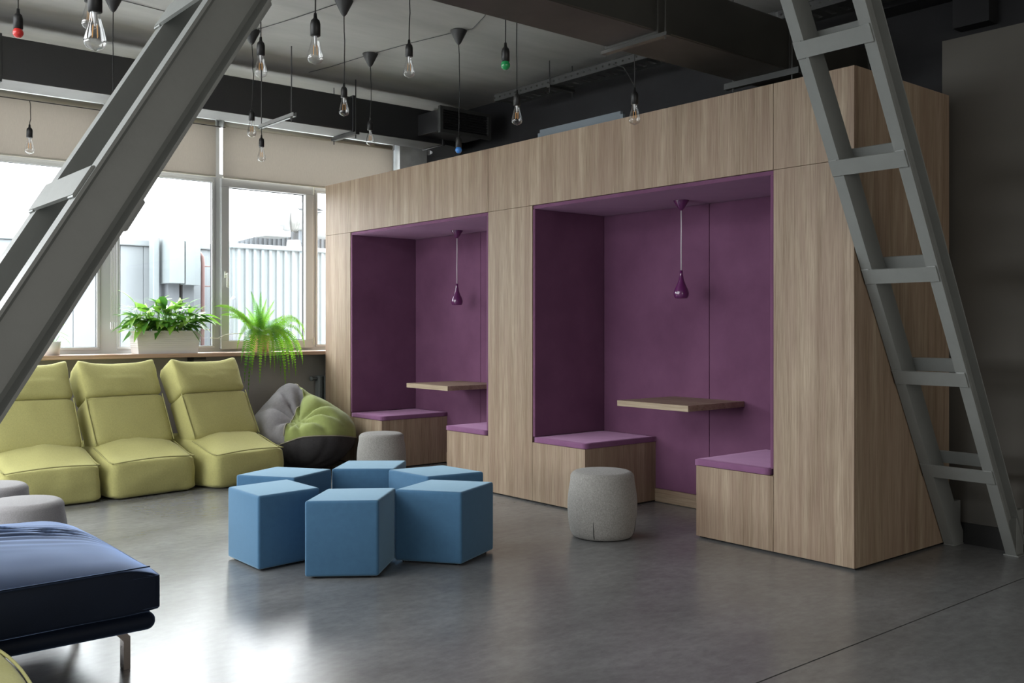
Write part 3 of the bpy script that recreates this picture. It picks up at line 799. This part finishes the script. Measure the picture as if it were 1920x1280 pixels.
# strut bracket with drop rod near the window duct
br = thing('strut_bracket', 'pale grey steel strut on a drop rod in front of the window duct', 'bracket')
bm = bmesh.new(); box(bm, 3.715, 3.745, 7.30, 7.96, 3.10, 3.104); box(bm, 3.715, 3.719, 7.30, 7.96, 3.10, 3.135); box(bm, 3.741, 3.745, 7.30, 7.96, 3.10, 3.135); obj('strut', bm, M_strut, br)
bm = bmesh.new(); tube(bm, [(3.73, 7.36, 3.06), (3.73, 7.36, 3.699)], .005, 6); tube(bm, [(3.73, 7.36, 3.085), (3.73, 7.36, 3.098)], .012, 6); obj('rod', bm, M_rod, br)
bm = bmesh.new(); tube(bm, [(3.73, 7.93, 3.08), (3.73, 7.93, 3.699)], .005, 6); obj('rod', bm, M_rod, br)

# ---------------- pendant bulbs
CF, CR = Vector((math.sin(math.atan2(1500, 1799)), math.cos(math.atan2(1500, 1799)), 0)), Vector((math.cos(math.atan2(1500, 1799)), -math.sin(math.atan2(1500, 1799)), 0))
def bulb_pendant(x, y, zs, label, kind='clear', ztop=3.699, cone=True, sway=.0, seed=0, sc=1.0):
    """zs: height of the lower rim of the socket"""
    t = thing('bulb_pendant', label, 'pendant bulb', (x, y, ztop), 0, 'bulb pendants hanging from the ceiling')
    z = zs-ztop
    if cone: obj('canopy', Lt([(0, 0), (.066, 0), (.066, -.006), (.020, -.098), (.007, -.112), (0, -.112)], 24), M_canopy, t, True)
    rs = random.Random(seed); pts = [(0, 0, -.10 if cone else 0)]
    L_ = z+.10
    for k in range(1, 8):
        u = k/8; pts.append((sway*math.sin(math.pi*u*1.0)*rs.uniform(.6, 1)+rs.uniform(-.002, .002), rs.uniform(-.002, .002), (-.10 if cone else 0)+(L_-(-.10 if cone else 0))*u))
    pts.append((0, 0, L_))
    obj('cord', T(pts, .0034, 6), M_cable, t, True)
    obj('socket', Lt([(0, z+.104), (.007, z+.104), (.009, z+.082), (.012, z+.078), (.020, z+.070), (.0235, z+.055), (.0235, z+.0), (.020, z-.002), (0, z-.002)], 24), M_black, t, True)
    if kind == 'clear':
        pr = [(.0165, .0), (.0175, -.012), (.020, -.028), (.0255, -.048), (.0315, -.070), (.0360, -.090), (.0372, -.100), (.0355, -.112), (.0290, -.122), (.0170, -.128), (.006, -.131), (.0035, -.135), (0, -.137)]
        bl = obj('bulb', Lt([(r_*sc, z+zz*sc) for r_, zz in pr], 28), M_bulb, t, True)
        bm = bmesh.new(); tube(bm, [(0, 0, z), (0, 0, z-.038)], [.008, .005], 8); tube(bm, [(0, 0, z-.038), (0, 0, z-.05)], .003, 6); obj('stem', bm, M_stem, bl)
        bm = bmesh.new()
        a0 = rs.uniform(0, 3)
        for k in range(4):
            a = a0+k*math.pi/2; rr = .012
            tube(bm, [(rr*.8*math.cos(a), rr*.8*math.sin(a), z-.045), (rr*math.cos(a), rr*math.sin(a), z-.088)], .0009, 5)
        obj('filament', bm, M_fila, bl)
    else:
        m = {'red': M_red, 'green': M_grn, 'blue': M_blu}[kind]
        pr = [(.019, 0)]+[(.0265*math.sin(a), -.022+.0265*math.cos(a)) for a in [.8+k*(math.pi-.8)/9 for k in range(10)]]
        pr[-1] = (0, pr[-1][1])
        o = obj('bulb', Lt([(r_, z+zz) for r_, zz in pr], 24), m, t, True)
    return t
def at(px, py, d): return Vector((0, 0, 1.35))+(CF+CR*(px-960)/1799+Vector((0, 0, 1))*(612-py)/1799)*d
PEND = [  # (px, py of socket rim, distance), kind, cone, label
 (178, 22, 3.3, 'clear', 0, .0, 'clear filament bulb pendant close to the camera, left of the diagonal ladder top'),
 (168, 4, 4.6, 'clear', 0, .0, 'clear filament bulb pendant almost hidden behind the near left one'),
 (489, 103, 5.6, 'clear', 0, .0, 'clear filament bulb pendant just right of the diagonal ladder'),
 (591, 67, 4.46, 'clear', 0, .0, 'large-looking clear filament bulb pendant high in the centre left'),
 (645, 183, 6.92, 'clear', 1, .006, 'clear filament bulb pendant overlapping the black window duct, on a long cord'),
 (472, 226, 7.62, 'clear', 1, .016, 'clear filament bulb pendant on a long bent cord beside the diagonal ladder'),
 (694, 244, 8.27, 'clear', 1, .014, 'clear filament bulb pendant near the right end of the wide blind'),
 (767, 106, 6.0, 'clear', 0, .006, 'clear filament bulb pendant between two ceiling cones, below the cable'),
 (860, 276, 7.62, 'blue', 1, .012, 'small round blue bulb pendant above the far booth bay'),
 (948, 115, 5.4, 'green', 0, .0, 'small round green bulb pendant below the big duct'),
 (969, 198, 6.5, 'clear', 0, .0, 'clear filament bulb pendant in front of the cable tray end'),
 (1190, 195, 6.1, 'clear', 0, .0, 'clear filament bulb pendant touching the booth top edge at the right'),
 (34, 54, 5.0, 'red', 0, .0, 'small round red bulb pendant at the upper left'),
 (212, 205, 6.83, 'clear', 1, .0, 'clear filament bulb pendant hidden behind the diagonal ladder, cord and cone visible'),
]
for i, (px, py, d, kd, cn, sw, lb) in enumerate(PEND):
    p = at(px, py, d)
    bulb_pendant(round(p.x, 3), round(p.y, 3), round(p.z, 3), lb, kd, 3.699, True, sw, i)
p = at(60, 255, 7.65); bulb_pendant(p.x, 8.402, p.z, 'clear filament bulb pendant hanging from the cable under the window duct, far left', 'clear', 3.163, False, .012, 40)
p = at(493, 276, 8.5); bulb_pendant(3.73, 7.93, p.z, 'clear filament bulb pendant hanging from the pale steel strut', 'clear', 3.099, False, .0, 41)
# second flex of the pendant by the booth
tag(obj('flex_cable', T([(5.15, 5.0, 3.3), (5.0, 4.75, 3.20), (4.82, 4.52, 3.05), (4.66, 4.32, 2.92), (4.52, 4.22, 2.84)], .0034, 6), M_cable, None, True), 'loose black flex curving to the pendant above the booth', 'cable')
# supply cables on the ceiling
def ccable(pts, r, m, label):
    tag(obj('ceiling_cable', T([(x, y, 3.694) for x, y in pts], r, 6), m, None, True), label, 'cable', 'cables along the ceiling')
def conexy(px, py, d): p = at(px, py, d); return (p.x, p.y)
cE, cD, cG, cI, cO = conexy(472, 226, 7.62), conexy(645, 183, 6.92), conexy(694, 244, 8.27), conexy(860, 276, 7.62), conexy(212, 205, 6.83)
cH = conexy(767, 106, 6.0); cC = conexy(591, 67, 4.46)
ccable([cE, (3.40, 6.68), cD], .003, M_ccable, 'black cable on the ceiling between the two left pendant cones')
ccable([(4.23, 8.0), (4.29, 7.7), cG, (4.44, 6.64), cI, (4.60, 6.0), (4.48, 5.69), (4.2, 5.3)], .003, M_ccable, 'black cable on the ceiling passing two cones towards the big duct')
ccable([(2.1, 7.08), (2.308, 7.099), (2.62, 7.14), cE], .003, M_ccable, 'black cable on the ceiling behind the diagonal ladder top')
tag(obj('duct_cable', T([(-6, 8.402, 3.165), (0, 8.402, 3.165), (2, 8.402, 3.165), (3.6, 8.402, 3.165)], .004, 6), M_cable), 'thin black cable running along the lower edge of the window duct', 'cable')

# ================================================================= PLANTS
def leaf_mesh(L, Wd, droop, fold=.25, nseg=7):
    bm = bmesh.new(); rows = []
    for i in range(nseg+1):
        u = i/nseg; w = Wd*math.sin(math.pi*min(1, u**.8))**.9*(1-u*.15) if 0 < u < 1 else .001
        x = L*u; z = -droop*L*u*u
        rows.append([bm.verts.new((x, -w, z+fold*w)), bm.verts.new((x, 0, z)), bm.verts.new((x, w, z+fold*w))])
    for i in range(nseg):
        for k in (0, 1): bm.faces.new((rows[i][k], rows[i+1][k], rows[i+1][k+1], rows[i][k+1]))
    me = bpy.data.meshes.new('leaf'); bm.to_mesh(me); bm.free(); me.shade_smooth(); return me
pl = thing('potted_peace_lily', 'bushy peace lily in a white ribbed trough planter on the sill', 'plant', (3.26, 8.985, 1.10))
bm = bmesh.new()
hx0, hx1, hy0, hy1 = .275, .30, .095, .115
n_ = 24
prev = None; rings = []
for k in range(n_+1):
    u = k/n_; f = u; rib = .0022*(k % 2) if k > 6 else 0
    hx = hx0+(hx1-hx0)*f+rib; hy = hy0+(hy1-hy0)*f+rib
    rings.append([bm.verts.new((sx*hx, sy*hy, .212*u)) for sx, sy in ((-1, -1), (1, -1), (1, 1), (-1, 1))])
for k in range(n_):
    for j in range(4): bm.faces.new((rings[k][j], rings[k][(j+1) % 4], rings[k+1][(j+1) % 4], rings[k+1][j]))
inner = [bm.verts.new((sx*(hx1-.012), sy*(hy1-.012), .212)) for sx, sy in ((-1, -1), (1, -1), (1, 1), (-1, 1))]
inb = [bm.verts.new((sx*(hx1-.014), sy*(hy1-.014), .18)) for sx, sy in ((-1, -1), (1, -1), (1, 1), (-1, 1))]
for j in range(4):
    bm.faces.new((rings[-1][j], rings[-1][(j+1) % 4], inner[(j+1) % 4], inner[j])); bm.faces.new((inner[j], inner[(j+1) % 4], inb[(j+1) % 4], inb[j]))
bm.faces.new(rings[0][::-1])
obj('planter', bm, M_planter, pl)
obj('soil', B(-.285, .285, -.10, .10, .175, .192), M_soil, pl)
random.seed(12)
meshes = []
for (L_, W_, dr) in ((.18, .036, .30), (.16, .036, .5), (.19, .044, .7), (.15, .034, .2), (.17, .045, .85)):
    for m in (M_leaf, M_leaf2):
        me = leaf_mesh(L_, W_, dr); me.materials.append(m); meshes.append(me)
stems = bmesh.new()
for k in range(230):
    bx, by = random.uniform(-.25, .25), random.uniform(-.075, .075)
    az = random.uniform(0, 2*math.pi)
    if random.random() < .55: az = math.atan2(random.uniform(-1, .5), bx*6+random.uniform(-.9, .9))
    spread = random.uniform(.0, .12); hh = random.uniform(.03, .25)*(1-.45*(spread/.12))+.01
    if k < 12: hh = random.uniform(.20, .27); spread = .05
    px, py = bx+math.cos(az)*spread, by*1.2+math.sin(az)*spread*.8
    px = max(-.42, min(.42, px)); py = max(-.20, min(.09, py))
    z0 = .19+hh
    tube(stems, [(bx, by, .185), ((bx+px)/2, (by+py)/2, .185+hh*.7), (px, py, z0)], .0022, 4)
    up = random.uniform(-.1, .9) if hh < .17 else random.uniform(.9, 1.35)
    me = random.choice(meshes) if k >= 12 else meshes[random.choice((0, 1, 6, 7))]
    o = bpy.data.objects.new('leaf', me); COL.objects.link(o); o.parent = pl
    o.location = (px, py, z0); o.rotation_euler = (random.uniform(-.4, .4), -up*.7, az+random.uniform(-.3, .3))
    s_ = random.uniform(.8, 1.12) 
    if math.sin(az) > .3: s_ *= .5
    o.scale = (s_, s_, s_)
for k, (bx, z, by) in enumerate(((-.16, .33, .0), (-.30, .24, -.05), (.05, .40, 0), (.12, .44, -.03), (.22, .38, 0), (.02, .34, -.04), (.10, .38, .03), (-.20, .38, -.03))):
    tube(stems, [(bx*.8, by, .185), (bx, by, .19+z*.55), (bx+.01, by, z)], .0022, 5)
    bm = bmesh.new(); rows = []
    for i in range(7):
        u = i/6; r_ = .020*math.sin(math.pi*u**.75)+.0008
        rows.append([bm.verts.new((bx+.01+r_*math.cos(a), by+r_*math.sin(a), z+.085*u)) for a in [R(-30+i2*240/6) for i2 in range(7)]])
    for i in range(6):
        for j in range(6): bm.faces.new((rows[i][j], rows[i][j+1], rows[i+1][j+1], rows[i+1][j]))
    fl = obj('spathe', bm, M_spathe, pl, True)
    obj('spadix', T([(bx+.01, by, z), (bx+.01, by, z+.045)], [.005, .003], 6), M_spadix, fl, True)
obj('stems', stems, M_leaf2, pl, True, 'stuff')

def fern(loc, scale, label, fronds):
    t = thing('potted_fern', label, 'plant', loc)
    obj('pot', Lt([(0, 0), (.085, 0), (.098, .14), (.102, .142), (.102, .165), (.094, .165), (.090, .14), (0, .138)], 30), M_pot, t, True)
    obj('soil', Lt([(0, .140), (.089, .140), (.089, .148), (0, .152)], 20), M_soil, t)
    for (tx, ty, tz, wdt, dark) in fronds:
        N_ = 40; pts = []
        if tz > .30 and abs(tx) < .3:       # upright
            P0, P1, P2, P3 = Vector((tx*.10, 0, .14)), Vector((tx*.18, ty*.3, .14+tz*.35)), Vector((tx*.55, ty*.8, tz*.80)), Vector((tx, ty, tz))
        elif tz > .30:                      # long arching
            P0, P1, P2, P3 = Vector((tx*.05, 0, .14)), Vector((tx*.30, ty*.3, .34)), Vector((tx*.62, ty*.8, tz+.03)), Vector((tx, ty, tz))
        else:                               # cascading over the sill
            P0, P1, P2, P3 = Vector((tx*.08, -.02, .14)), Vector((tx*.40, ty*.55, .34+.02*abs(tx))), Vector((tx*.95, ty*1.15, max(.16, tz+.25))), Vector((tx, ty, tz))
        for i in range(N_+1):
            u = i/N_; pts.append(P0*(1-u)**3+P1*3*u*(1-u)**2+P2*3*u*u*(1-u)+P3*u**3)
        bm = bmesh.new(); tube(bm, pts[::3]+[pts[-1]], .0015, 4)
        nrm = Vector((random.uniform(-.45, .45), -1, random.uniform(.1, .7))).normalized()
        for i in range(4, N_):
            u = i/N_; st = pts[i+1]-pts[i-1]; tgt = st.normalized()
            side = tgt.cross(nrm)
            if side.length < .3: side = tgt.cross(Vector((0, 0, 1)))
            side.normalize()
            ln = wdt*min(1, (u+.06)*2.6)*(1-max(0, u-.30)/.70)**.75
            ln = max(ln, .003); up = side.cross(tgt).normalized()
            for sg in (-1, 1):
                p = pts[i]; d = (side*sg+tgt*.30+Vector((random.uniform(-.1, .1), random.uniform(-.1, .1), random.uniform(-.12, .12)))).normalized()
                wv = tgt*(st.length*.5*.34)
                v = [bm.verts.new(p-wv), bm.verts.new(p+d*ln*.6-wv*.85), bm.verts.new(p+d*ln), bm.verts.new(p+d*ln*.5+wv*.9), bm.verts.new(p+wv)]
                bm.faces.new(v)
        me = bpy.data.meshes.new('frond'); bm.to_mesh(me); bm.free(); me.materials.append(M_fern2 if dark else M_fern)
        o = bpy.data.objects.new('frond', me); COL.objects.link(o); o.parent = t
    return t
random.seed(7)
FR = []
for tx, tz in ((-.11, .60), (.015, .60), (.07, .53), (.125, .51), (-.18, .44), (.22, .36), (.03, .45), (-.06, .48), (.16, .42), (-.13, .38), (.10, .38), (-.03, .36), (.27, .31), (-.24, .36)):
    FR.append((tx, random.uniform(-.07, .05), tz, .050, random.random() < .25))
for tx, ty, tz in ((-.50, -.06, .44), (-.44, -.09, .40), (-.42, -.02, .36), (-.36, -.08, .33), (-.47, -.04, .45)):
    FR.append((tx, ty, tz, .052, False))
for tx, tz in ((-.33, .02), (-.28, -.10), (-.25, -.30), (-.22, -.43), (-.17, -.22), (-.095, -.30), (-.115, -.06), (-.03, -.14), (.015, -.165), (.065, -.20), (.10, -.12), (.14, -.24), (.18, -.335), (.215, -.26), (.25, -.16), (.30, -.245), (.33, -.08), (.375, -.13), (.39, .04), (.40, .15), (.34, .20), (-.20, -.02), (.05, -.05), (.22, -.05), (.17, -.28), (.28, -.20)):
    ty = random.uniform(-.21, -.17)
    FR.append((tx, ty, tz, .048, random.random() < .4))
fern((4.19, 8.945, 1.10), 1, 'bright green fern with long hanging fronds in a peach pot on the sill', FR)
# glimpse of a third plant behind the booth edge
t3 = thing('potted_grass', 'thin-leaved plant on the sill behind the booth edge', 'plant', (5.14, 8.98, 1.10))
obj('pot', Lt([(0, 0), (.05, 0), (.06, .09), (.055, .09), (.05, .075), (0, .075)], 20), M_planter, t3, True)
for k in range(12):
    a = random.uniform(2.2, 4.2) if k < 8 else random.uniform(0, 6); L_ = random.uniform(.20, .38)
    c, s_ = math.cos(a), math.sin(a)*.4; bm = bmesh.new()
    pts = [Vector((c*.2*u*u*L_*3, s_*.2*u*u*L_, .08+L_*u*(1-.25*u))) for u in [i/6 for i in range(7)]]
    tube(bm, pts, [.004, .004, .004, .0035, .003, .002, .001], 4); o = obj('leaf', bm, M_leaf2, t3, True)
# leaves of a plant peeking from behind the ladder
t4 = thing('potted_plant', 'small plant on the sill peeking out behind the diagonal ladder', 'plant', (2.27, 8.97, 1.10))
obj('pot', Lt([(0, 0), (.06, 0), (.075, .12), (.07, .12), (.062, .10), (0, .10)], 24), M_planter, t4, True)
for k, (dx, z, az, up) in enumerate(((.04, .24, 10, .5), (.02, .20, -10, .1), (-.04, .26, 170, .6), (0, .22, 90, .8), (0, .2, 250, .5), (-.03, .2, 200, .3), (.06, .17, -20, -.3))):
    o = bpy.data.objects.new('leaf', meshes[(k*2+1) % 10]); COL.objects.link(o); o.parent = t4; o.location = (dx, 0, z); o.rotation_euler = (0, -up, R(az)); o.scale = (.75, .75, .75)
    obj('stem', T([(dx*.3, 0, .10), (dx, 0, z)], .002, 5), M_leaf2, t4)
tag(obj('string_light_cord', T([(3.72, 9.04, 1.24), (3.80, 9.05, 1.235), (3.88, 9.06, 1.27), (3.96, 9.05, 1.28), (4.05, 9.02, 1.28)], .0035, 6), M_whitecable, None, True), 'thin white cord on the window frame left of the fern', 'cable')

# ================================================================= OUTSIDE
g = obj('ground', B(-40, 60, 9.4, 90, -.5, -.3), M_roofground); g['kind'] = 'structure'
wb = thing('clad_building', 'pale panel-clad building outside beyond the left windows', 'building')
obj('wall', B(-14, 6.60, 16.03, 22, -.3, 2.72), M_extpanel, wb)
x = -8.0
k = 0
while x < 6.35:
    w_ = .36 if (k % 3) else .37
    obj('cladding_panel', B(x+.004, min(x+w_-.004, 6.60), 16.0, 16.03, -.3, 2.665, bev=.003), M_extpanel, wb); x += w_; k += 1
obj('parapet', B(-14, 6.62, 15.95, 16.2, 2.67, 2.775, bev=.01), M_extpanel, wb)
vt = thing('vent_housing', 'twin zinc ventilation housings with sloped tops outside the window', 'vent')
def slant(x0, x1, y0, y1, z0, z1, zt):
    bm = bmesh.new(); v = [bm.verts.new(c) for c in ((x0, y0, z0), (x1, y0, z0), (x1, y1, z0), (x0, y1, z0), (x0, y0, z1), (x1, y0, z1), (x1, y1, zt), (x0, y1, zt))]
    for f in ((0, 1, 2, 3), (4, 5, 6, 7), (0, 1, 5, 4), (1, 2, 6, 5), (2, 3, 7, 6), (3, 0, 4, 7)): bm.faces.new([v[i] for i in f])
    return bm
obj('housing', slant(5.55, 5.79, 15.1, 15.9, 1.92+.12, 2.72, 3.0), M_extcorr, vt)
obj('housing', slant(5.81, 6.05, 15.1, 15.9, 1.90+.12, 2.71, 3.0), M_extcorr, vt)
obj('stand', B(5.60, 5.78, 15.3, 15.7, -.3, 2.05), M_extgrey, vt)
obj('stand', B(5.84, 6.02, 15.3, 15.7, -.3, 2.02), M_extgrey, vt)
obj('side_pipe', B(5.40, 5.50, 15.4, 15.6, 1.75, 2.78, bev=.01), M_extcorr, vt)
bp_ = thing('roof_ladder', 'rusty curved pipe with a thin railing outside beside the pale building', 'railing')
obj('pipe', T([(6.24, 15.5, -.3), (6.25, 15.5, 2.40), (6.24, 15.5, 2.50), (6.20, 15.5, 2.56), (6.14, 15.5, 2.57)], .032, 10), M_extbrown, bp_, True)
bm = bmesh.new()
for zz in (.6, 1.3, 2.02, 2.35): tube(bm, [(6.25, 15.5, zz), (6.75, 15.5, zz)], .012, 6)
for xx in (6.42, 6.60, 6.75): tube(bm, [(xx, 15.5, -.3), (xx, 15.5, 2.35)], .010, 6)
obj('rail', bm, M_extbrown, bp_)
cb = thing('corrugated_building', 'pale corrugated metal box building outside beyond the right windows', 'building')
bm = bmesh.new(); x = 6.12; pts = []
k = 0
while x < 12:
    pts += [(x, 14.0), (x+.045, 14.0), (x+.06, 13.965), (x+.105, 13.965), (x+.12, 14.0)]; x += .13
vs = [[bm.verts.new((a, b_, -.3)), bm.verts.new((a, b_, 2.55))] for a, b_ in pts]
for i in range(len(vs)-1): bm.faces.new((vs[i][0], vs[i+1][0], vs[i+1][1], vs[i][1]))
obj('corrugated_wall', bm, M_extcorr, cb)
bm = bmesh.new(); pts = [(6.12, 14.0)]
y = 14.0
while y < 14.3: pts += [(6.12, y), (6.12, y+.05), (6.09, y+.06), (6.09, y+.11), (6.12, y+.12)]; y += .13
vs = [[bm.verts.new((a, b_, -.3)), bm.verts.new((a, b_, 2.55))] for a, b_ in pts]
for i in range(len(vs)-1): bm.faces.new((vs[i][0], vs[i+1][0], vs[i+1][1], vs[i][1]))
obj('corrugated_wall', bm, M_extcorr, cb)
obj('roof', B(6.08, 12.1, 13.93, 14.4, 2.55, 2.62, bev=.01), M_extcorr, cb)
obj('drainpipe', T([(6.03, 13.9, -.3), (6.05, 13.9, 1.75), (6.10, 13.9, 1.8)], .035, 8), M_extgrey, cb, True)
gbd = thing('grey_roof_building', 'grey corrugated building with a rising roofline behind the pale box', 'building')
bm = bmesh.new()
pr = [(8.85, 2.0), (8.85, 3.22), (9.40, 3.38), (11.0, 3.70), (14.5, 4.4), (14.5, 2.0)]
rows = [[bm.verts.new((a, yy, z)) for a, z in pr] for yy in (20, 24)]
for i in range(6): bm.faces.new((rows[0][i], rows[0][(i+1) % 6], rows[1][(i+1) % 6], rows[1][i]))
bm.faces.new(rows[0]); bm.faces.new(rows[1][::-1])
obj('wall', bm, M_extgrey, gbd)
for k in range(40):
    x = 8.9+k*.11; zt = 3.22+(x-8.85)/.55*.16 if x < 9.4 else 3.38+(x-9.4)*.2
    obj('rib', B(x, x+.05, 19.97, 20.0, 2.0, zt-.02), M_extgrey, gbd)
obj('lower_block', B(8.85, 9.25, 20.2, 22, .0, 3.1), M_extwhite, gbd)
vp = thing('roof_ventilator', 'large white ventilation pipework on the roof outside', 'vent')
obj('duct_box', B(9.15, 9.72, 19.2, 19.8, 3.30, 3.52, bev=.01), M_extwhite, vp)
bm = bmesh.new(); lathe(bm, [(0, 0), (.21, 0), (.14, .42), (.13, .44), (0, .44)], 20, (9.38, 18.4, 2.72)); obj('cone', bm, M_extwhite, vp, True)
obj('curved_hood', T([(9.62, 19.3, 3.45), (9.62, 19.3, 3.78), (9.67, 19.3, 3.86), (9.72, 19.3, 3.88)], [.14, .14, .12, .08], 14), M_extwhite, vp, True)
bm = bmesh.new()
tube(bm, [(9.72, 19.3, 3.67), (10.12, 19.3, 3.67)], .23, 22)
for k in range(4): tube(bm, [(9.76+k*.1, 19.3, 3.67), (9.79+k*.1, 19.3, 3.67)], .24, 22)
obj('flexible_pipe', bm, M_extmetal, vp, True)
obj('big_pipe', T([(10.16, 19.3, 3.62), (11.2, 19.3, 3.62)], .31, 24), M_extwhite, vp, True)
obj('pipe_flange', T([(10.13, 19.3, 3.62), (10.16, 19.3, 3.62)], .33, 24), M_extgrey, vp)
obj('rain_cap', Lt([(0, 0), (.36, 0), (.34, .03), (.17, .22), (0, .22)], 4, (10.25, 19.3, 3.95)), M_extwhite, vp)
obj('chimney', T([(10.15, 19.3, 4.12), (10.15, 19.3, 4.6)], .12, 16), M_extwhite, vp, True)
obj('stand', B(9.9, 10.0, 19.2, 19.4, 3.2, 3.5), M_extgrey, vp)
